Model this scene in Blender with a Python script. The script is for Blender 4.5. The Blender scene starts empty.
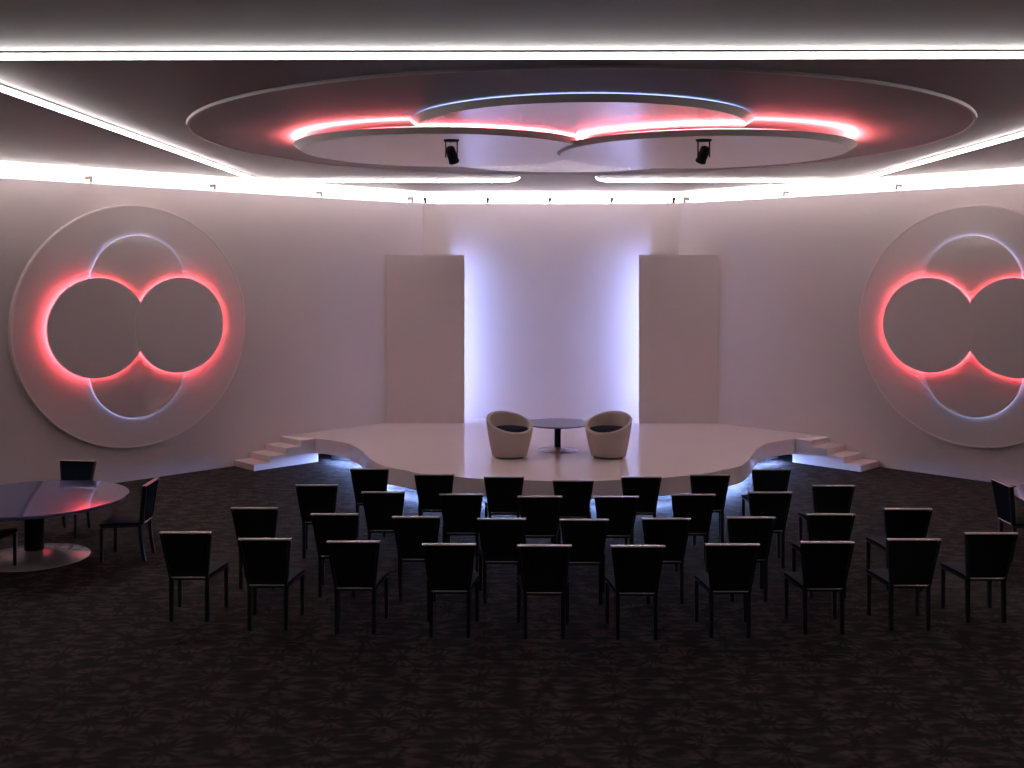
import bpy, bmesh, math, random
from mathutils import Vector, Matrix
random.seed(4)
C = bpy.context.scene.collection
PI = math.pi
MX = 0.645            # the hall is symmetric about the plane x = MX
CZ = 5.03             # underside of the hanging ceiling
WT = 4.86             # top of the low walls
SZ, SB = 0.427, 0.163 # stage top, stage slab underside

# ------------------------------------------------------------------ materials
def principled(name, col, rough=0.5, metal=0.0, ior=1.45, coat=0.0, bump=None, spec=None, noise=None):
    m = bpy.data.materials.new(name); m.use_nodes = True
    nt = m.node_tree; b = nt.nodes['Principled BSDF']
    b.inputs['Base Color'].default_value = (*col, 1)
    b.inputs['Roughness'].default_value = rough
    b.inputs['Metallic'].default_value = metal
    b.inputs['IOR'].default_value = ior
    b.inputs['Coat Weight'].default_value = coat
    if spec is not None: b.inputs['Specular IOR Level'].default_value = spec
    tc = nt.nodes.new('ShaderNodeTexCoord')
    if noise:
        sc, amt = noise
        n = nt.nodes.new('ShaderNodeTexNoise'); n.inputs['Scale'].default_value = sc; n.inputs['Detail'].default_value = 3
        nt.links.new(tc.outputs['Object'], n.inputs['Vector'])
        r = nt.nodes.new('ShaderNodeValToRGB')
        r.color_ramp.elements[0].position = .3; r.color_ramp.elements[1].position = .7
        r.color_ramp.elements[0].color = (*[c*(1-amt) for c in col], 1)
        r.color_ramp.elements[1].color = (*[min(1, c*(1+amt)) for c in col], 1)
        nt.links.new(n.outputs['Fac'], r.inputs['Fac']); nt.links.new(r.outputs['Color'], b.inputs['Base Color'])
    if bump:
        sc, st = bump
        n = nt.nodes.new('ShaderNodeTexNoise'); n.inputs['Scale'].default_value = sc
        nt.links.new(tc.outputs['Object'], n.inputs['Vector'])
        bp = nt.nodes.new('ShaderNodeBump'); bp.inputs['Strength'].default_value = st; bp.inputs['Distance'].default_value = .002
        nt.links.new(n.outputs['Fac'], bp.inputs['Height']); nt.links.new(bp.outputs['Normal'], b.inputs['Normal'])
    return m

def emitter(name, col, s):
    m = bpy.data.materials.new(name); m.use_nodes = True
    nt = m.node_tree; nt.nodes.clear()
    e = nt.nodes.new('ShaderNodeEmission'); o = nt.nodes.new('ShaderNodeOutputMaterial')
    e.inputs['Color'].default_value = (*col, 1); e.inputs['Strength'].default_value = s
    nt.links.new(e.outputs[0], o.inputs[0]); return m

M = {}
M['wall'] = principled('painted_wall', (.58, .505, .51), .55, noise=(.7, .015))
M['cove'] = principled('cove_paint', (.80, .77, .76), .7)
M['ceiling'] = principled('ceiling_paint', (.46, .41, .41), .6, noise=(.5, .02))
M['gloss'] = principled('glossy_lacquer', (.60, .53, .53), .10, ior=1.9, noise=(.6, .01))
M['backing'] = principled('satin_backing', (.58, .505, .51), .4, noise=(.6, .01))
M['stage'] = principled('stage_lacquer', (.80, .69, .70), .16, ior=1.45, noise=(.8, .01))
M['stair'] = principled('stair_paint', (.72, .62, .63), .45)
M['chrome'] = principled('chrome', (.80, .77, .76), .22, 1.0)
M['black_frame'] = principled('black_frame', (.006, .007, .011), .35, bump=(60, .1))
M['black_pad'] = principled('black_leather', (.006, .007, .010), .5, spec=.25, bump=(120, .3))
M['seat_pad'] = principled('navy_leather', (.008, .011, .022), .6, spec=.06, bump=(120, .3))
M['black'] = principled('matt_black', (.004, .004, .004), .6, spec=.2)
M['table_top'] = principled('dark_blue_laminate', (.09, .095, .21), .05, ior=1.65, noise=(2, .05))
M['base_metal'] = principled('polished_base', (.85, .78, .78), .24, .65)
M['tub'] = principled('taupe_upholstery', (.42, .36, .34), .75, spec=.3, bump=(90, .3))
M['navy'] = principled('navy_fabric', (.007, .010, .020), .8, spec=.04, bump=(90, .3))
M['grey_metal'] = principled('grey_metal', (.22, .20, .19), .4, .6)
M['dark'] = principled('dark_plinth', (.02, .02, .022), .7)

S_BAR, S_COVE = 28.0, 29.0
M['led_white'] = emitter('led_white', (1, .965, .95), S_BAR)
M['led_cove'] = emitter('led_cove', (1, .94, .92), S_COVE*4)
M['led_red'] = emitter('led_red', (1, .085, .11), 42)
M['led_red_strong'] = emitter('led_red_strong', (1, .17, .19), 85)
M['led_blue'] = emitter('led_blue', (.42, .55, 1), 14)
M['led_panel'] = emitter('led_panel', (.36, .49, 1), 50)
M['led_stage'] = emitter('led_stage', (.28, .45, 1), 210)
M['led_edge'] = emitter('led_edge', (1, .94, .92), 14)
M['led_blue_soft'] = emitter('led_blue_soft', (.35, .5, 1), 5)
M['disc_white'] = principled('white_disc_lacquer', (.95, .91, .93), .22, ior=2.0, metal=.88, noise=(.6, .01))
M['rim'] = principled('disc_rim', (.74, .68, .68), .5)
M['trim'] = principled('ring_trim', (.66, .61, .60), .5)

# patterned carpet ---------------------------------------------------------
def carpet():
    m = bpy.data.materials.new('patterned_carpet'); m.use_nodes = True
    nt = m.node_tree; N = nt.nodes; L = nt.links; b = N['Principled BSDF']
    def mth(op, a, c=None, d=None):
        n = N.new('ShaderNodeMath'); n.operation = op
        for i, v in enumerate((a, c, d)):
            if v is None: continue
            if isinstance(v, (int, float)): n.inputs[i].default_value = v
            else: L.new(v, n.inputs[i])
        return n.outputs[0]
    tc = N.new('ShaderNodeTexCoord')
    wn = N.new('ShaderNodeTexNoise'); wn.inputs['Scale'].default_value = 9; wn.inputs['Detail'].default_value = 2
    L.new(tc.outputs['Object'], wn.inputs['Vector'])
    sub = N.new('ShaderNodeVectorMath'); sub.operation = 'SUBTRACT'; L.new(wn.outputs['Color'], sub.inputs[0]); sub.inputs[1].default_value = (.5, .5, .5)
    scl = N.new('ShaderNodeVectorMath'); scl.operation = 'SCALE'; L.new(sub.outputs[0], scl.inputs[0]); scl.inputs[3].default_value = .09
    add = N.new('ShaderNodeVectorMath'); add.operation = 'ADD'; L.new(tc.outputs['Object'], add.inputs[0]); L.new(scl.outputs[0], add.inputs[1])
    sp = N.new('ShaderNodeSeparateXYZ'); L.new(add.outputs[0], sp.inputs[0])
    PX, PY = 1.11, 1.33
    acc = None; cores = None
    # (x, y, petals, size) of the flower motifs inside one repeat
    for cx, cy, k, sz in ((-.155, 0, 8, .26), (.155, 0, 8, .26), (.555, .475, 7, .28), (.555, .855, 7, .28), (0, .665, 4, .30), (.555, .0, 4, .16), (0, .33, 5, .16), (0, -.33, 5, .16)):
        dx = mth('MULTIPLY', mth('SUBTRACT', mth('FRACT', mth('DIVIDE', mth('ADD', sp.outputs[0], 3.11-cx+.555+1.11*40), PX)), .5), PX)
        dy = mth('MULTIPLY', mth('SUBTRACT', mth('FRACT', mth('DIVIDE', mth('ADD', sp.outputs[1], -7.97-cy+.665+1.33*40), PY)), .5), PY)
        dys = mth('DIVIDE', dy, 1.2)
        r = mth('SQRT', mth('ADD', mth('MULTIPLY', dx, dx), mth('MULTIPLY', dys, dys)))
        th = mth('ARCTAN2', dys, dx)
        pet = mth('ADD', mth('MULTIPLY', mth('COSINE', mth('MULTIPLY', th, k*1.5 if k == 8 else k*2)), .5), .5)
        pet = mth('POWER', pet, .7)
        rn = mth('DIVIDE', r, sz)
        env = mth('MULTIPLY', mth('SMOOTH_MIN', mth('MULTIPLY', rn, 2.0), 1.0, .2), mth('MAXIMUM', mth('SUBTRACT', 1.0, rn), 0.0))
        v = mth('MULTIPLY', pet, env)
        acc = v if acc is None else mth('MAXIMUM', acc, v)
        core = mth('MAXIMUM', mth('SUBTRACT', 1.0, mth('DIVIDE', r, sz*.35)), 0.0)
        cores = core if cores is None else mth('MAXIMUM', cores, core)
    n2 = N.new('ShaderNodeTexNoise'); n2.inputs['Scale'].default_value = 8.5; n2.inputs['Detail'].default_value = 4
    mp = N.new('ShaderNodeMapping'); mp.inputs['Scale'].default_value = (.55, 1.3, 1); L.new(tc.outputs['Object'], mp.inputs[0]); L.new(mp.outputs[0], n2.inputs['Vector'])
    n3 = N.new('ShaderNodeTexNoise'); n3.inputs['Scale'].default_value = 260; n3.inputs['Detail'].default_value = 1; L.new(tc.outputs['Object'], n3.inputs['Vector'])
    f = mth('ADD', mth('MULTIPLY', acc, 1.15), mth('MULTIPLY', mth('SUBTRACT', n2.outputs['Fac'], .5), 2.8))
    f = mth('SUBTRACT', f, mth('MULTIPLY', cores, .8))
    f = mth('ADD', f, mth('MULTIPLY', mth('SUBTRACT', n3.outputs['Fac'], .5), .5))
    rp = N.new('ShaderNodeValToRGB'); L.new(f, rp.inputs['Fac'])
    rp.color_ramp.elements[0].position = .0; rp.color_ramp.elements[0].color = (.0085, .0066, .0069, 1)
    rp.color_ramp.elements[1].position = .85; rp.color_ramp.elements[1].color = (.050, .0375, .0355, 1)
    L.new(rp.outputs['Color'], b.inputs['Base Color'])
    b.inputs['Roughness'].default_value = .9
    b.inputs['Specular IOR Level'].default_value = .12
    bp = N.new('ShaderNodeBump'); bp.inputs['Strength'].default_value = .5; bp.inputs['Distance'].default_value = .004
    L.new(f, bp.inputs['Height']); L.new(bp.outputs['Normal'], b.inputs['Normal'])
    return m
M['carpet'] = carpet()

# ------------------------------------------------------------------ helpers
def obj(name, bm, mat, parent=None, smooth=False):
    bmesh.ops.recalc_face_normals(bm, faces=bm.faces[:])
    me = bpy.data.meshes.new(name); bm.to_mesh(me); bm.free()
    me.materials.append(mat)
    if smooth:
        for p in me.polygons: p.use_smooth = True
        try: me.set_sharp_from_angle(angle=math.radians(40))
        except Exception: pass
    o = bpy.data.objects.new(name, me); C.objects.link(o)
    if parent: o.parent = parent
    return o
def tag(o, label, cat, group=None):
    o['label'] = label; o['category'] = cat
    if group: o['group'] = group
    return o
def thing(name, label, cat, loc=(0, 0, 0), rz=0, group=None):
    o = bpy.data.objects.new(name, None); C.objects.link(o)
    o.location = loc; o.rotation_euler = (0, 0, rz); o.empty_display_size = .1
    return tag(o, label, cat, group)
def struct(name, bm, mat):
    o = obj(name, bm, mat); o['kind'] = 'structure'; return o
def dup(root, loc, rz, label, group=None):
    r = root.copy(); C.objects.link(r); r.location = loc; r.rotation_euler = (0, 0, rz); r['label'] = label
    if group: r['group'] = group
    for ch in list(root.children):
        c = ch.copy(); C.objects.link(c); c.parent = r
        for g in ch.children:
            d = g.copy(); C.objects.link(d); d.parent = c
    return r
def hexa(bm, v):   # 8 corners: bottom 4 ccw, top 4 ccw
    vs = [bm.verts.new(p) for p in v]
    for f in ((3, 2, 1, 0), (4, 5, 6, 7), (0, 1, 5, 4), (1, 2, 6, 5), (2, 3, 7, 6), (3, 0, 4, 7)):
        bm.faces.new([vs[i] for i in f])
    return vs
def box(bm, x0, x1, y0, y1, z0, z1):
    return hexa(bm, [(x0, y0, z0), (x1, y0, z0), (x1, y1, z0), (x0, y1, z0), (x0, y0, z1), (x1, y0, z1), (x1, y1, z1), (x0, y1, z1)])
def bevel(bm, w, seg=2):
    bmesh.ops.bevel(bm, geom=bm.edges[:], offset=w, segments=seg, profile=.5, affect='EDGES', clamp_overlap=True)
    return bm
def prism(bm, pts, z0, z1, holes=None):
    b = [bm.verts.new((x, y, z0)) for x, y in pts]; t = [bm.verts.new((x, y, z1)) for x, y in pts]
    n = len(pts)
    bm.faces.new(b[::-1]); bm.faces.new(t)
    for i in range(n):
        j = (i+1) % n; bm.faces.new((b[i], b[j], t[j], t[i]))
def lathe(bm, prof, seg=48, cx=0, cy=0, closed=False):
    """prof: list of (r, z)"""
    rings = []
    for r, z in prof:
        if r < 1e-6: rings.append([bm.verts.new((cx, cy, z))])
        else: rings.append([bm.verts.new((cx+r*math.cos(2*PI*i/seg), cy+r*math.sin(2*PI*i/seg), z)) for i in range(seg)])
    pairs = list(zip(rings, rings[1:]))
    if closed: pairs.append((rings[-1], rings[0]))
    for a, c in pairs:
        for i in range(seg):
            j = (i+1) % seg
            if len(a) == 1 and len(c) == 1: continue
            if len(a) == 1: bm.faces.new((a[0], c[j], c[i]))
            elif len(c) == 1: bm.faces.new((a[i], a[j], c[0]))
            else: bm.faces.new((a[i], a[j], c[j], c[i]))
def tube(bm, p0, p1, r, seg=12, r1=None):
    p0, p1 = Vector(p0), Vector(p1); d = (p1-p0); q = d.to_track_quat('Z', 'Y').to_matrix()
    r1 = r if r1 is None else r1
    a = [bm.verts.new(p0+q@Vector((r*math.cos(2*PI*i/seg), r*math.sin(2*PI*i/seg), 0))) for i in range(seg)]
    c = [bm.verts.new(p1+q@Vector((r1*math.cos(2*PI*i/seg), r1*math.sin(2*PI*i/seg), 0))) for i in range(seg)]
    bm.faces.new(a[::-1]); bm.faces.new(c)
    for i in range(seg):
        j = (i+1) % seg; bm.faces.new((a[i], a[j], c[j], c[i]))
def mirror_pts(pts): return [(2*MX-x, y) for x, y in pts][::-1]

# ------------------------------------------------------------------ room shell
WC = 24.25; YB = 21.62                      # wall planes: y = WC - a, y = YB   (a = |x - MX|)
AB = WC-YB; AS = 10.6; YS = WC-AS; Y0 = -1.5
def A(a, y, side): return (MX+side*a, y)
def room_pts(off=0.0):                       # outline of the hall, walls pushed out by off
    k = off*math.tan(PI/8)
    r = [A(AS+off, Y0, 1), A(AS+off, YS+k, 1), A(AB+k, YB+off, 1), A(AB+k, YB+off, -1), A(AS+off, YS+k, -1), A(AS+off, Y0, -1)]
    return r
bm = bmesh.new(); prism(bm, room_pts(1.1), -.12, 0); struct('floor', bm, M['carpet'])
P0, P1 = room_pts(0), room_pts(.12)
for nm, i in (('wall_right', 0), ('wall_right_angled', 1), ('wall_back', 2), ('wall_left_angled', 3), ('wall_left', 4)):
    bm = bmesh.new(); prism(bm, [P0[i], P0[i+1], P1[i+1], P1[i]], 0, WT); struct(nm, bm, M['wall'])
# cove behind and above the walls
Q0, Q1 = room_pts(.75), room_pts(.85)
for nm, i in (('wall_cove_right', 0), ('wall_cove_right_angled', 1), ('wall_cove_back', 2), ('wall_cove_left_angled', 3), ('wall_cove_left', 4)):
    bm = bmesh.new(); prism(bm, [Q0[i], Q0[i+1], Q1[i+1], Q1[i]], 4.55, 5.55); struct(nm, bm, M['cove'])
    bm = bmesh.new(); prism(bm, [P1[i], P1[i+1], Q0[i+1], Q0[i]], 4.50, 4.55); struct('ledge_'+nm[10:], bm, M['cove'])
bm = bmesh.new(); prism(bm, Q1, 5.55, 5.62); struct('ceiling_upper', bm, M['cove'])
# hanging ceiling, set back from the walls
EC, EB = 23.2, 20.67
cp = [A(EC-YS+.4, Y0, 1), A(EC-YS+.4, EC-(EC-YS+.4), 1), A(EC-EB, EB, 1), A(EC-EB, EB, -1), A(EC-YS+.4, EC-(EC-YS+.4), -1), A(EC-YS+.4, Y0, -1)]
bm = bmesh.new(); prism(bm, cp, CZ, CZ+.06); struct('ceiling', bm, M['ceiling'])

# cove light tubes lying behind the wall tops
def tube_light(name, p, q, z, label, mat='led_cove', grp='cove light strips'):
    t = thing(name, label, 'light strip', ((p[0]+q[0])/2, (p[1]+q[1])/2, 4.86), 0, grp)
    bm = bmesh.new(); o = Vector(((p[0]+q[0])/2, (p[1]+q[1])/2, 4.86))
    tube(bm, Vector((p[0], p[1], z))-o, Vector((q[0], q[1], z))-o, .018, 10)
    obj('tube', bm, M[mat], t, True)
    d = Vector((q[0]-p[0], q[1]-p[1], 0)).normalized()
    for s in (0, 1):
        e = (Vector((p[0], p[1], z)) if s == 0 else Vector((q[0], q[1], z)))-o
        bm = bmesh.new(); tube(bm, e, e+d*(.03 if s else -.03), .022, 10); obj('end_cap', bm, M['cove'], t)
def lerp(p, q, t): return (p[0]+(q[0]-p[0])*t, p[1]+(q[1]-p[1])*t)
T0 = room_pts(.20)
for i, lab in ((1, 'white cove light strip along the top of the right angled wall'), (2, 'white cove light strip along the top of the back wall'),
               (3, 'white cove light strip along the top of the left angled wall'), (0, 'white cove light strip along the right side wall top'), (4, 'white cove light strip along the left side wall top')):
    p, q = T0[i], T0[i+1]; ln = math.dist(p, q); e = .33/ln
    tube_light('cove_light', lerp(p, q, e), lerp(p, q, 1-e), 4.862, lab)

for i, lab in ((1, 'light strip lying along the right angled edge of the hanging ceiling'), (2, 'light strip lying along the rear edge of the hanging ceiling'), (3, 'light strip lying along the left angled edge of the hanging ceiling')):
    p, q = cp[i], cp[i+1]; ln = math.dist(p, q); e = .4/ln
    p, q = lerp(p, q, e), lerp(p, q, 1-e)
    dd = Vector((q[0]-p[0], q[1]-p[1])).normalized(); nn = Vector((-dd.y, dd.x))*.02
    tube_light('ceiling_edge_light', (p[0]+nn.x, p[1]+nn.y), (q[0]+nn.x, q[1]+nn.y), CZ+.08, lab, 'led_edge', 'light strips on the ceiling edge')
# ------------------------------------------------------------------ linear ceiling lights
def linear_light(name, path, label, inward, taper_end=False, grp='linear ceiling lights'):
    """path: xy polyline; the lit face looks to its left when inward=+1"""
    z1 = CZ; h = .055; w = .05
    ox, oy = path[0]
    n = len(path); nrm = []
    for i in range(n):
        a = Vector(path[max(i-1, 0)]); c = Vector(path[min(i+1, n-1)])
        d = (c-a).normalized(); nrm.append(Vector((-d.y, d.x))*inward)
    hs = [h]*n
    if taper_end:
        for k, f in enumerate((.12, .45, .7, .85, .95)): hs[n-1-k] = h*f
    t = thing(name, label, 'ceiling light', (ox, oy, z1), 0, grp)
    bm = bmesh.new(); rings = []
    for (x, y), nn, hh in zip(path, nrm, hs):
        a = Vector((x-ox, y-oy)); b2 = a-nn*w
        rings.append([bm.verts.new((a.x, a.y, 0)), bm.verts.new((a.x, a.y, -hh)), bm.verts.new((b2.x, b2.y, -hh)), bm.verts.new((b2.x, b2.y, 0))])
    for r, s in zip(rings, rings[1:]):
        for i in range(4): bm.faces.new((r[i], r[(i+1) % 4], s[(i+1) % 4], s[i]))
    bm.faces.new(rings[0]); bm.faces.new(rings[-1][::-1])
    obj('housing', bm, M['ceiling'], t)
    bm = bmesh.new(); rings = []
    for (x, y), nn, hh in zip(path, nrm, hs):
        a = Vector((x-ox, y-oy))+nn*.0005; b2 = a+nn*.006
        zt = -min(.017, hh*.3); zb = -hh+.002
        rings.append([bm.verts.new((a.x, a.y, zt)), bm.verts.new((a.x, a.y, zb)), bm.verts.new((b2.x, b2.y, zb)), bm.verts.new((b2.x, b2.y, zt))])
    for r, s in zip(rings, rings[1:]):
        for i in range(4): bm.faces.new((r[i], r[(i+1) % 4], s[(i+1) % 4], s[i]))
    bm.faces.new(rings[0]); bm.faces.new(rings[-1][::-1])
    obj('diffuser', bm, M['led_white'], t)
    bm = bmesh.new(); rings = []  # thin lip added to shade the ceiling right beside the diffuser
    for (x, y), nn, hh in zip(path, nrm, hs):
        a = Vector((x-ox, y-oy)); b2 = a+nn*.042; k = hh/h
        rings.append([bm.verts.new((a.x, a.y, -.009*k)), bm.verts.new((a.x, a.y, -.013*k)), bm.verts.new((b2.x, b2.y, -.013*k)), bm.verts.new((b2.x, b2.y, -.009*k))])
    for r, s in zip(rings, rings[1:]):
        for i in range(4): bm.faces.new((r[i], r[(i+1) % 4], s[(i+1) % 4], s[i]))
    bm.faces.new(rings[0]); bm.faces.new(rings[-1][::-1])
    obj('shading_flange', bm, M['ceiling'], t)
    return t
BA, BYB, BYF = 5.12, 18.03, 7.70
side = [A(BA, 8.0, -1), A(BA, 12, -1)]
rc = .45
for k in range(9):
    th = PI-k*PI/16
    side.append((MX-BA+rc+rc*math.cos(th), BYB-rc+rc*math.sin(th)))
side += [(-2, BYB), (-.35, BYB)]
for k in range(1, 7):
    th = PI/2-k*PI/13
    side.append((-.35+.36*math.cos(th), BYB-.42+.42*math.sin(th)))
linear_light('linear_ceiling_light', side, 'white linear ceiling light bent round the left rear corner of the ceiling', -1, True)
linear_light('linear_ceiling_light', [(2*MX-x, y) for x, y in side], 'white linear ceiling light bent round the right rear corner of the ceiling', 1, True)
linear_light('linear_ceiling_light', [(MX-7.0, BYF), (MX+7.0, BYF)], 'straight white linear ceiling light across the front, nearest the viewer', -1)

# ------------------------------------------------------------------ four-lobe emblem (walls and ceiling)
def frustum(bm, cx, cy, r, z0, z1, ch, seg=96):
    lathe(bm, [(0, z0), (r, z0), (r, z0+(z1-z0)*.02), (r-ch, z1), (0, z1)], seg, cx, cy)
def rim_material(o, mat):
    o.data.materials.append(mat)
    for p in o.data.polygons:
        if abs(p.normal.z) < .95: p.material_index = 1
def ring_led(bm, cx, cy, r, z0, z1, seg=96):
    lathe(bm, [(r, z0), (r, z1), (r-.04, z1), (r-.04, z0)], seg, cx, cy, closed=True)
def emblem(t, R, s, big_th, matback, matdisc, front=1, redmat='led_red', bluemat='led_blue', trim=False, rc=.5, gap_r=.05, gap_b=.02, thk=.03, ch=.05, inset=.03, ext=.006):
    """built in local xy, z pointing into the room. s=+1 usual"""
    d, r = .347*R, .402*R
    bm = bmesh.new(); frustum(bm, 0, 0, R, 0, big_th, big_th*rc, 160); back = obj('backing_disc', bm, matback, t, False)
    if trim:
        bm = bmesh.new(); lathe(bm, [(R-.010, big_th-.002), (R-.010, big_th+.006), (R-.035, big_th+.006), (R-.035, big_th-.002)], 160, closed=True); obj('edge_trim_highlight', bm, M['trim'], t)  # raised trim; on the wall emblems its lighter colour paints in the edge highlight
    zb = big_th
    # upper and lower lobes close to the backing, blue light behind
    for sy in (1, -1):
        bm = bmesh.new(); frustum(bm, 0, sy*d, r, zb+gap_b, zb+gap_b+thk, ch); o = obj('lobe_disc', bm, matdisc, t); rim_material(o, M['rim'])
        bm = bmesh.new(); ring_led(bm, 0, sy*d, r-inset, zb+gap_b-.005, zb+gap_b-.0005); obj('light_strip', bm, M[bluemat], o)
    z1 = zb+gap_b+thk
    for sx in (1, -1):
        extra = ext if sx == front else 0
        z0r = z1+gap_r-gap_b*0+extra
        bm = bmesh.new(); frustum(bm, sx*d, 0, r, z0r, z0r+thk, ch); o = obj('lobe_disc', bm, matdisc, t); rim_material(o, M['rim'])
        bm = bmesh.new(); ring_led(bm, sx*d, 0, r-inset, z0r-.005, z0r-.0005); obj('light_strip', bm, M[redmat], o)
    return t
WEM = 2.54
# left and right wall emblems: centre on the angled walls
def wall_emblem(side, label, front):
    a = 6.98 if side < 0 else 6.87; y = WC-a
    t = thing('wall_emblem', label, 'wall decoration', (MX+side*a, y, WEM), 0, 'round backlit wall emblems')
    nx = Vector((-side, -1, 0)).normalized(); zx = Vector((0, 0, 1)); xx = zx.cross(nx)
    t.matrix_world = Matrix.Translation((MX+side*a, y, WEM)) @ Matrix((xx, zx, nx)).transposed().to_4x4()
    emblem(t, 2.0, 1, .09, M['backing'], M['gloss'], front=front, redmat='led_red', gap_r=.035, gap_b=.02, thk=.03, ch=.006, rc=.3, trim=True)
    return t
wall_emblem(-1, 'round wall emblem with red-lit overlapping circles on the left angled wall', 1)
wall_emblem(1, 'round wall emblem with red-lit overlapping circles on the right angled wall', -1)
t = thing('ceiling_emblem', 'large round ceiling emblem of four overlapping discs with red and blue glow', 'ceiling decoration', (MX, 12.62, CZ))
t.matrix_world = Matrix.Translation((MX, 12.62, CZ)) @ Matrix(((1, 0, 0), (0, -1, 0), (0, 0, -1))).to_4x4()
emblem(t, 4.44, 1, .02, M['ceiling'], M['disc_white'], front=1, redmat='led_red_strong', bluemat='led_blue_soft', trim=True, ext=.025, gap_r=.014, gap_b=.014, thk=.06, ch=.09, rc=.3)

# ------------------------------------------------------------------ boards flanking the stage
BY = 20.93; IA = 1.74; OA = WC-BY-.0
for sd, lab, lb2 in ((-1, 'tall plain board standing on the stage left of the glowing back wall', 'l'), (1, 'tall plain board standing on the stage right of the glowing back wall', 'r')):
    t = thing('flanking_board', lab, 'panel', (MX+sd*2.5, BY, SZ), 0, 'boards flanking the glowing back wall')
    def X(a): return sd*(a-2.5)
    bm = bmesh.new()
    p = [(X(IA), 0), (X(OA-.005), 0), (X(OA-.045), .04), (X(IA), .04)]
    prism(bm, p if sd > 0 else p[::-1], .002, 3.779-SZ); obj('board', bm, M['wall'], t)
    bm = bmesh.new()
    p = [(X(IA+.30), .041), (X(OA-.05), .041), (X(2.66), YB-BY-.03), (X(IA+.30), YB-BY-.005)]
    prism(bm, p if sd > 0 else p[::-1], .002, 3.779-SZ-.02); obj('standoff_box', bm, M['wall'], t)
    bm = bmesh.new(); xs = sorted((X(IA+.292), X(IA+.26)))
    box(bm, xs[0], xs[1], .09, .13, .01, 3.779-SZ-.05); obj('light_strip', bm, M['led_panel'], t)

# ------------------------------------------------------------------ stage
half = [(4.97, 19.245), (4.345, 18.985), (4.07, 18.80), (3.735, 18.50), (3.515, 18.13), (3.33, 17.72), (3.16, 17.2), (2.975, 16.70), (2.74, 16.24), (2.36, 15.88), (2.18, 15.71), (1.55, 15.37), (1.16, 15.235), (.6, 15.13), (0, 15.09)]
half[0] = (WC-19.28+.0, 19.28)
def smooth_half(pts, n=6):
    out = [pts[0], pts[1]]
    ctrl = pts[1:]
    for i in range(len(ctrl)-1):
        p0 = ctrl[max(i-1, 0)]; p1 = ctrl[i]; p2 = ctrl[i+1]
        p3 = ctrl[i+2] if i+2 < len(ctrl) else (-ctrl[i][0], ctrl[i][1])
        for k in range(1, n+1):
            u = k/n
            q = tuple(.5*((2*p1[j])+(-p0[j]+p2[j])*u+(2*p0[j]-5*p1[j]+4*p2[j]-p3[j])*u*u+(-p0[j]+3*p1[j]-3*p2[j]+p3[j])*u**3) for j in (0, 1))
            out.append(q)
    return out
sh = smooth_half(half)
g = .004
wall_side = [(WC-19.28-g, 19.28-g), (AB-g, YB-g)]
outline = [(MX+a-g, y) for a, y in sh] + [(MX-a+g, y) for a, y in sh[:-1][::-1]] + [A(AB-g, YB-g, -1), A(AB-g, YB-g, 1)]
t = thing('stage', 'white glossy wave-fronted platform stage floating over a bluish glow', 'stage', (MX, 18, 0))
bm = bmesh.new(); prism(bm, [(x-MX, y-18) for x, y in outline], SB, SZ); obj('platform', bm, M['stage'], t)
# recessed plinth and light strip
def inset_path(pts, d):
    out = []
    for i in range(len(pts)):
        a = Vector(pts[max(i-1, 0)]); c = Vector(pts[min(i+1, len(pts)-1)])
        dd = (c-a).normalized(); out.append((pts[i][0]-dd.y*d, pts[i][1]+dd.x*d))
    return out
front = [(MX-a, y) for a, y in sh[1:]] + [(MX+a, y) for a, y in sh[1:-1][::-1]]
ins = inset_path(front, .42)
pl = ins + [A(3.9, 20.2, 1), A(AB-.1, YB-.1, 1), A(AB-.1, YB-.1, -1), A(3.9, 20.2, -1)]
bm = bmesh.new(); prism(bm, [(x-MX, y-18) for x, y in pl], .001, SB-.001); obj('plinth', bm, M['dark'], t)
led = inset_path(front, .19)
bm = bmesh.new(); rings = []
for x, y in led[4:-4]:
    rings.append((bm.verts.new((x-MX, y-18, SB-.007)), bm.verts.new((x-MX, y-18, SB-.002))))
led2 = inset_path(front, .26); r2 = []
for x, y in led2[4:-4]:
    r2.append((bm.verts.new((x-MX, y-18, SB-.007)), bm.verts.new((x-MX, y-18, SB-.002))))
for i in range(len(rings)-1):
    a, c, d, e = rings[i], rings[i+1], r2[i], r2[i+1]
    bm.faces.new((a[0], c[0], c[1], a[1])); bm.faces.new((d[0], e[0], e[1], d[1])); bm.faces.new((a[0], c[0], e[0], d[0])); bm.faces.new((a[1], c[1], e[1], d[1]))
bm.faces.new((rings[0][0], rings[0][1], r2[0][1], r2[0][0])); bm.faces.new((rings[-1][0], rings[-1][1], r2[-1][1], r2[-1][0]))
obj('light_strip', bm, M['led_stage'], t)

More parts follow.
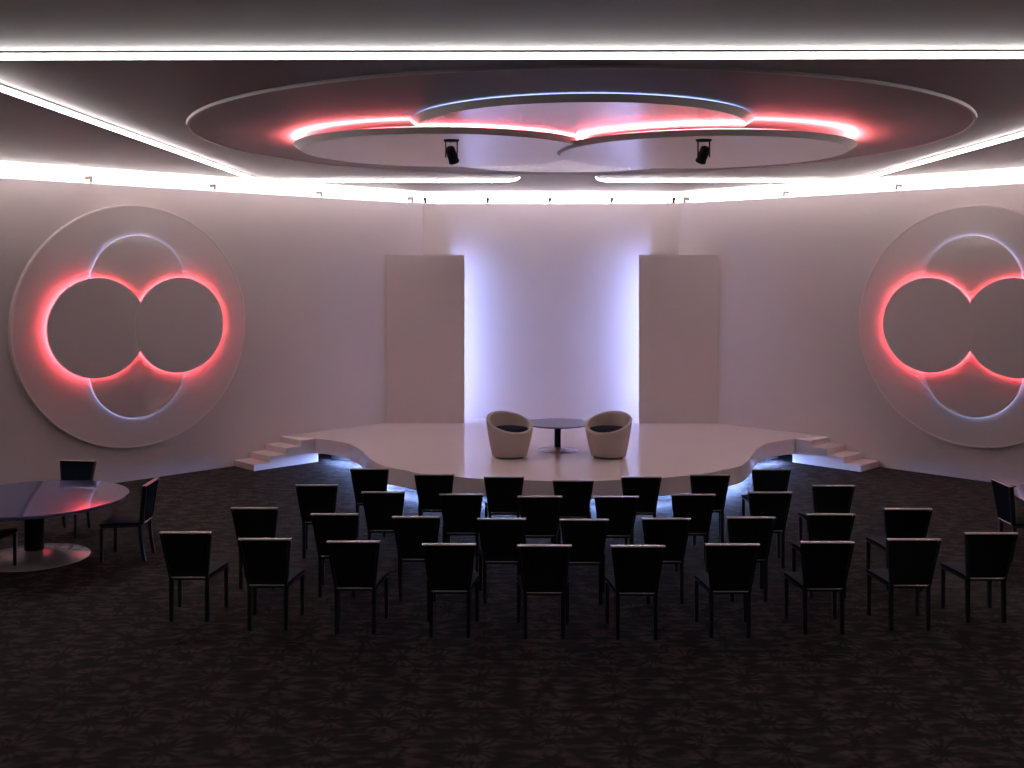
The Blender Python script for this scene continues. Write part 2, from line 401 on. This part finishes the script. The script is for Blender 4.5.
# stairs at both ends of the stage, along the angled walls
s2 = math.sqrt(.5)
for sd, lab in ((-1, 'four-step white stair up to the left end of the stage'), (1, 'four-step white stair up to the right end of the stage')):
    # along-wall coordinate s=( -a+y )/sqrt2 ; perpendicular distance from the wall n
    def W(s, nn, sd=sd):
        c0 = WC*s2-nn            # (a+y)/sqrt2
        a = (c0-s)*s2; y = (c0+s)*s2
        return (MX+sd*a, y)
    s0, s1, wd = 9.09, 10.345, .675
    ox, oy = W(s0, .34)
    t = thing('stage_stair', lab, 'stairs', (ox, oy, 0), 0, 'stairs at the stage ends')
    st = (s1-s0)/4
    for k in range(4):
        bm = bmesh.new()
        e = s0+st*k
        p = [W(e, .005), W(e, wd), W(s1-.006, wd), W(s1-.006, .005)]
        if sd > 0: p = p[::-1]
        z0 = SZ/4*k+(.0006 if k == 0 else 0)
        prism(bm, [(x-ox, y-oy) for x, y in p], z0, SZ/4*(k+1)-(.003 if k == 3 else 0)); obj('step', bm, M['stair'], t)
    bm = bmesh.new()
    p = [W(s1-.006, .005), W(s1-.006, wd), W(s1+.06, wd), W(s1+.06, .005)]
    if sd > 0: p = p[::-1]
    prism(bm, [(x-ox, y-oy) for x, y in p], .001, SB-.004); obj('side_panel', bm, M['stair'], t)

# ------------------------------------------------------------------ round tables
def round_table(name, label, loc, R, h, br, pr, th, grp=None, cat='table', cone=.10):
    t = thing(name, label, cat, loc, 0, grp)
    bm = bmesh.new(); lathe(bm, [(0, h-th), (R-.012, h-th), (R, h-th+.008), (R, h-.005), (R-.005, h), (0, h)], 128); obj('tabletop', bm, M['table_top'], t, True)
    bm = bmesh.new(); lathe(bm, [(0, .02), (pr, .02), (pr, h-th-.03), (pr*1.6, h-th), (0, h-th)], 40); obj('pedestal', bm, M['black'], t, True)
    bm = bmesh.new(); lathe(bm, [(0, .001), (br, .001), (br, .006), (br-.01, .012), (pr, cone), (0, cone)], 96); obj('base', bm, M['base_metal'], t, True)
    return t
TX = -5.82
round_table('round_table', 'large round dark-topped table at the left edge with round metal base', (TX, 12.56, 0), 1.07, .72, .63, .11, .04, 'large round tables')
round_table('round_table', 'large round dark-topped table cut off by the right picture edge', (7.05, 12.56, 0), 1.07, .72, .63, .11, .04, 'large round tables')
round_table('coffee_table', 'low round dark blue table on the stage between the tub armchairs', (0.645, 17.72, SZ), .56, .464, .335, .055, .025, cone=.055)

# ------------------------------------------------------------------ tub armchairs
def tub_chair(label, loc, mir):
    t = thing('tub_armchair', label, 'armchair', loc, 0, 'tub armchairs on the stage'); t.scale = (1.03,)*3
    seg = 64
    gx, gy = -.18*mir, .33
    def top(x, y): return .555+gx*x+gy*y
    def ring(bm, r, f):
        vs = []
        for i in range(seg):
            th = 2*PI*i/seg; x, y = r*math.cos(th), r*math.sin(th); vs.append(bm.verts.new((x, y, f(x, y))))
        return vs
    def skin(bm, rings, close=False):
        for a, c in zip(rings, rings[1:]):
            for i in range(seg):
                j = (i+1) % seg; bm.faces.new((a[i], a[j], c[j], c[i]))
    bm = bmesh.new(); rings = []
    for k in range(9):
        u = k/8; r = .275+.095*(1-(1-u)**1.3)
        rings.append(ring(bm, r, lambda x, y, u=u, r=r: .03+(top(x, y)-.03-.02)*u))
    rings.append(ring(bm, .366, lambda x, y: top(x, y)-.006)); rings.append(ring(bm, .352, lambda x, y: top(x, y)))
    rings.append(ring(bm, .336, lambda x, y: top(x, y)+.001)); rings.append(ring(bm, .322, lambda x, y: top(x, y)-.006)); rings.append(ring(bm, .316, lambda x, y: top(x, y)-.03))
    for k in range(5):
        u = (k+1)/5; rings.append(ring(bm, .316-.03*u, lambda x, y, u=u: (top(x, y)-.03)*(1-u)+.28*u))
    skin(bm, rings)
    bm.faces.new(rings[0][::-1]); bm.faces.new(rings[-1])
    obj('shell', bm, M['tub'], t, True)
    bm = bmesh.new(); lathe(bm, [(0, .281), (.285, .281), (.298, .30), (.302, .435), (.292, .452), (.25, .462), (0, .470)], 56); obj('seat_cushion', bm, M['navy'], t, True)
    bm = bmesh.new(); lathe(bm, [(0, .012), (.235, .012), (.245, .029), (0, .029)], 48); obj('base_ring', bm, M['black'], t)
    for k in range(4):
        th = PI/4+k*PI/2+.2; bm = bmesh.new(); x, y = .232*math.cos(th), .232*math.sin(th)
        lathe(bm, [(0, .0005), (.018, .0005), (.02, .028), (0, .028)], 16, x, y); obj('foot', bm, M['grey_metal'], t, True)
tub_chair('taupe tub armchair left of the low table on the stage', (-.160, 17.08, SZ), 1)
tub_chair('taupe tub armchair right of the low table on the stage', (1.450, 17.08, SZ), -1)

# ------------------------------------------------------------------ dining chairs
def make_chair(kind='row'):
    row = kind == 'row'; pad = M['black_pad'] if row else M['navy']; DY = 0 if row else -.065
    t = thing('dining_chair', '', 'chair')
    # seat cushion, wider at the front
    bm = bmesh.new(); nx, ny = 8, 8; top = []; bot = []
    def sxy(i, j):
        v = j/ny; w = .190+(.256-.190)*v; x = -w+2*w*i/nx; y = -.145+DY+.46*v; return x, y
    for j in range(ny+1):
        top.append([]); bot.append([])
        for i in range(nx+1):
            x, y = sxy(i, j); e = min(i, nx-i, 2)/2*.5+min(j, ny-j, 2)/2*.5
            top[-1].append(bm.verts.new((x, y, .452+.014*e))); bot[-1].append(bm.verts.new((x, y, .43)))
    for j in range(ny):
        for i in range(nx):
            bm.faces.new((top[j][i], top[j][i+1], top[j+1][i+1], top[j+1][i])); bm.faces.new((bot[j][i], bot[j+1][i], bot[j+1][i+1], bot[j][i+1]))
    for i in range(nx):
        bm.faces.new((bot[0][i], bot[0][i+1], top[0][i+1], top[0][i])); bm.faces.new((bot[ny][i+1], bot[ny][i], top[ny][i], top[ny][i+1]))
    for j in range(ny):
        bm.faces.new((bot[j+1][0], bot[j][0], top[j][0], top[j+1][0])); bm.faces.new((bot[j][nx], bot[j+1][nx], top[j+1][nx], top[j][nx]))
    obj('seat', bm, M['seat_pad'], t, True)
    # frame under the seat
    bm = bmesh.new()
    hexa(bm, [(sx_*w_, yy+DY, zz) for zz in (.400, .4295) for sx_, w_, yy in ((-1, .18, -.14), (1, .18, -.14), (1, .247, .31), (-1, .247, .31))])
    obj('seat_frame', bm, M['black_frame'], t)
    # back: leaning slightly, widening upward, gently curved
    def yb(z): u = (z-.43)/.47; return (-.155-.095*u-.012*u*u) if row else (-.205-.045*u-.012*u*u)
    def wb(z): return .178+(.239-.178)*(z-.43)/.47
    bm = bmesh.new(); n = 10; m_ = 8; F = []; B = []
    for k in range(n+1):
        z = .44+.452*k/n; F.append([]); B.append([])
        for i in range(m_+1):
            s = -1+2*i/m_; x = s*(wb(z)-.012)
            F[-1].append(bm.verts.new((x, yb(z)+.012+.010*(1-s*s)-.0, z))); B[-1].append(bm.verts.new((x, yb(z)-.012, z)))
    for k in range(n):
        for i in range(m_):
            bm.faces.new((F[k][i+1], F[k][i], F[k+1][i], F[k+1][i+1])); bm.faces.new((B[k][i], B[k][i+1], B[k+1][i+1], B[k+1][i]))
        bm.faces.new((F[k][0], B[k][0], B[k+1][0], F[k+1][0])); bm.faces.new((B[k][m_], F[k][m_], F[k+1][m_], B[k+1][m_]))
    for i in range(m_):
        bm.faces.new((F[0][i], F[0][i+1], B[0][i+1], B[0][i])); bm.faces.new((F[n][i+1], F[n][i], B[n][i], B[n][i+1]))
    back = obj('backrest', bm, pad, t, True)
    for s in (-1, 1):
        bm = bmesh.new(); rings = []
        for k in range(9):
            z = .43+.462*k/8; x = s*wb(z); y = yb(z)
            rings.append([bm.verts.new((x-s*.012, y-.036, z)), bm.verts.new((x+s*.010, y-.036, z)), bm.verts.new((x+s*.010, y+.014, z)), bm.verts.new((x-s*.012, y+.014, z))])
        for r, q in zip(rings, rings[1:]):
            for i in range(4): bm.faces.new((r[i], r[(i+1) % 4], q[(i+1) % 4], q[i]))
        bm.faces.new(rings[0]); bm.faces.new(rings[-1][::-1])
        obj('back_post', bm, M['black_frame'], t)
        bm = bmesh.new(); rings = []
        for k in range(9):
            z = .45+.42*k/8; x = s*(wb(z)-.0125); y = yb(z)-.024
            rings.append([bm.verts.new((x-s*.003, y-.010, z)), bm.verts.new((x, y-.010, z)), bm.verts.new((x, y+.011, z)), bm.verts.new((x-s*.003, y+.011, z))])
        for r, q in zip(rings, rings[1:]):
            for i in range(4): bm.faces.new((r[i], r[(i+1) % 4], q[(i+1) % 4], q[i]))
        bm.faces.new(rings[0]); bm.faces.new(rings[-1][::-1])
        o = obj('side_trim', bm, M['chrome'], t); o['label'] = 'thin chrome line on the back post'
    zt = .892
    bm = bmesh.new(); hexa(bm, [(-.25, yb(zt)-.032, zt), (.25, yb(zt)-.032, zt), (.25, yb(zt)+.016, zt), (-.25, yb(zt)+.016, zt),
                                (-.252, yb(zt)-.030, zt+.012), (.252, yb(zt)-.030, zt+.012), (.252, yb(zt)+.014, zt+.012), (-.252, yb(zt)+.014, zt+.012)])
    bevel(bm, .002); o = obj('top_rail', bm, M['chrome'], t); o['label'] = 'chrome top rail'
    bm = bmesh.new(); tube(bm, (-.160, yb(.44)-.026, .438), (.160, yb(.44)-.026, .438), .0095, 16); o = obj('lower_rail', bm, M['chrome'], t, True); o['label'] = 'chrome rail below the backrest'
    # legs
    for sx in (-1, 1):
        bm = bmesh.new(); rings = []
        for k in range(7):
            z = .4295*k/6; u = 1-z/.4295
            x = sx*.175; y = -.152-.003*u if row else -.202-.052*u*u; w = .0185-.002*u
            rings.append([bm.verts.new((x-w, y-w, z)), bm.verts.new((x+w, y-w, z)), bm.verts.new((x+w, y+w, z)), bm.verts.new((x-w, y+w, z))])
        for r, q in zip(rings, rings[1:]):
            for i in range(4): bm.faces.new((r[i], r[(i+1) % 4], q[(i+1) % 4], q[i]))
        bm.faces.new(rings[0]); bm.faces.new(rings[-1][::-1]); obj('leg', bm, M['black_frame'], t)
        bm = bmesh.new(); x, y = sx*.236, .296+DY
        w0, w1 = .015, .0185
        hexa(bm, [(x-w0, y-w0, 0), (x+w0, y-w0, 0), (x+w0, y+w0, 0), (x-w0, y+w0, 0), (x-w1, y-w1, .405), (x+w1, y-w1, .405), (x+w1, y+w1, .405), (x-w1, y+w1, .405)])
        obj('leg', bm, M['black_frame'], t)
    return t
rows = [
 ('front row, nearest the viewer', [(-3.23,10.15),(-2.40,9.90),(-1.55,9.81),(-.65,9.72),(.23,9.68),(1.09,9.67),(1.97,9.73),(2.87,9.82),(3.72,9.93),(4.55,10.17)]),
 ('second row from the viewer', [(-2.83,11.21),(-1.92,10.93),(-1.06,10.81),(-.18,10.73),(.66,10.70),(1.50,10.75),(2.38,10.81),(3.24,10.96),(4.14,11.22)]),
 ('third row from the viewer', [(-2.40,12.43),(-1.56,12.03),(-.66,11.92),(.23,11.81),(1.09,11.81),(1.97,11.92),(2.87,12.05),(3.71,12.44)]),
 ('rear row nearest the stage', [(-1.92,13.46),(-1.06,13.09),(-.19,12.95),(.65,12.72),(1.50,12.95),(2.37,13.09),(3.22,13.46)])]
words = ['first', 'second', 'third', 'fourth', 'fifth', 'sixth', 'seventh', 'eighth', 'ninth', 'tenth']
proto = None
for rn, pts in rows:
    n = len(pts)
    for i, (x, y) in enumerate(pts):
        if i == 0: w = 'leftmost'
        elif i == n-1: w = 'rightmost'
        elif n % 2 and i == n//2: w = 'middle one'
        elif i < n/2: w = words[i]+' from left'
        else: w = words[n-1-i]+' from right'
        lab = 'black chrome-trimmed chair, %s in the %s' % (w, rn)
        loc = (x, y+.262, 0)
        if proto is None:
            proto = make_chair(); proto.location = loc; proto['label'] = lab; proto['group'] = 'chairs in rows facing the stage'
        else: dup(proto, loc, 0, lab, 'chairs in rows facing the stage')
proto_table = None
def at_table(cx, cy, rz, lab):
    global proto_table
    # cx, cy: centre of the top rail
    f = Vector((-math.sin(rz), math.cos(rz)))
    loc = (cx+f.x*.262, cy+f.y*.262, 0)
    if proto_table is None:
        proto_table = make_chair('table'); proto_table.location = loc; proto_table.rotation_euler = (0, 0, rz); proto_table['label'] = lab; proto_table['group'] = 'chairs at the round tables'
    else: dup(proto_table, loc, rz, lab)
at_table(-5.92, 14.04, PI-.10, 'black chair behind the left round table, facing the viewer')
at_table(-4.44, 12.60, PI/2+.03, 'black chair seen from the side, right of the left round table')
at_table(-6.07, 11.60, -.02, 'black chair at the left picture edge, its back out of view')
at_table(5.79, 12.62, -PI/2+.0, 'black chair seen from the side beside the right round table')

# ------------------------------------------------------------------ spotlights under the ceiling discs
def spotlight(x, y, tilt, label):
    z = 4.80
    t = thing('spotlight', label, 'spotlight', (x, y, z), 0, 'black spotlights under the ceiling discs')
    bm = bmesh.new(); lathe(bm, [(0, 0), (.083, 0), (.083, -.012), (.075, -.018), (0, -.018)], 32); obj('mounting_plate', bm, M['black'], t, True)
    for s in (-1, 1):
        bm = bmesh.new(); box(bm, s*.060-.006, s*.060+.006, -.014, .014, -.185, -.012); obj('yoke_arm', bm, M['black'], t)
    d = Vector((tilt*.9, .50, -.86)).normalized(); c = Vector((0, 0, -.145))
    bm = bmesh.new()
    q = d.to_track_quat('Z', 'Y').to_matrix()
    prof = [(0, -.075), (.035, -.075), (.050, -.06), (.052, .0), (.052, .075), (.056, .08), (.056, .10), (.046, .10), (.044, .08), (0, .078)]
    lathe(bm, prof, 28)
    bmesh.ops.transform(bm, matrix=Matrix.Translation(c) @ q.to_4x4(), verts=bm.verts[:])
    obj('lamp_head', bm, M['black'], t, True)
spotlight(-.708, 10.95, .30, 'left black spotlight hanging from the ceiling disc on a yoke')
spotlight(1.92, 10.95, -.30, 'right black spotlight hanging from the ceiling disc on a yoke')

# ------------------------------------------------------------------ small floodlights on the wall tops
def wall_flood(p, rz, mat, label, grp, k=1.0):
    t = thing('wall_top_spotlight', label, 'spotlight', (p[0], p[1], WT), rz, grp)
    # local -y is the way the head points
    bm = bmesh.new(); box(bm, -.022*k, .022*k, -.02, .02, 0, .006); box(bm, -.012*k, .012*k, -.012*k, .012*k, .005, .045*k); obj('bracket', bm, mat, t)
    bm = bmesh.new(); tube(bm, (0, .012*k, .055*k), (0, -.050*k, .046*k), .014*k, 16, .019*k); obj('lamp_head', bm, mat, t, True)
    bm = bmesh.new(); tube(bm, (0, -.0505*k, .046*k), (0, -.054*k, .0455*k), .015*k, 16); obj('lens', bm, M['black'], t)
for i, x in enumerate((-1.942, -.651, .630, 1.905, 3.178)):
    wall_flood((x, YB+.05), 0, M['black'], 'tiny black spotlight on the back wall top, %s' % ('leftmost', 'second from left', 'in the middle', 'second from right', 'rightmost')[i], 'black spotlights on the back wall', 1.7)
def on_wall(px, side):   # a value where a vertical at picture column px meets the angled wall
    u = (px-512)/1050; c, s = math.cos(.007), math.sin(.007); dx, dy = u*c-s, u*s+c
    tt = (WC+side*MX)/(dy+side*dx); return (dx*tt, dy*tt)
for side, cols in ((-1, (92.5, 216.5, 323, 414)), (1, (683, 782.5, 895))):
    for k, px in enumerate(cols):
        p = on_wall(px, side); p = (p[0]+side*.04, p[1]+.04)
        nm = ('nearest the picture edge', 'above the emblem\'s inner side', 'midway to the corner', 'beside the corner')
        if side > 0: nm = ('beside the corner', 'midway to the corner', 'above the emblem\'s inner side')
        wall_flood(p, side*1.3, M['grey_metal'], 'small grey spotlight on the %s wall top, %s' % ('left' if side < 0 else 'right', nm[k]), 'grey spotlights on the angled walls', 1.75)

# ------------------------------------------------------------------ world, camera
w = bpy.data.worlds.new('world'); bpy.context.scene.world = w; w.use_nodes = True
w.node_tree.nodes['Background'].inputs['Color'].default_value = (1, .90, .90, 1)
w.node_tree.nodes['Background'].inputs['Strength'].default_value = .08
cam = bpy.data.cameras.new('camera'); co = bpy.data.objects.new('camera', cam); C.objects.link(co)
co.location = (0, 0, 3.4); co.rotation_euler = (PI/2, 0, .007)
cam.sensor_width = 36; cam.lens = 1050/1024*36; cam.shift_x = 0; cam.shift_y = -110/1024; cam.clip_end = 200
sc = bpy.context.scene; sc.camera = co
sc.view_settings.view_transform = 'Standard'; sc.view_settings.look = 'None'; sc.view_settings.gamma = 1
sc.view_settings.exposure = 0.18; sc.view_settings.use_curve_mapping = False
sc.cycles.max_bounces = 10; sc.cycles.diffuse_bounces = 6; sc.cycles.glossy_bounces = 5
sc.cycles.use_denoising = True; sc.cycles.sample_clamp_indirect = 8
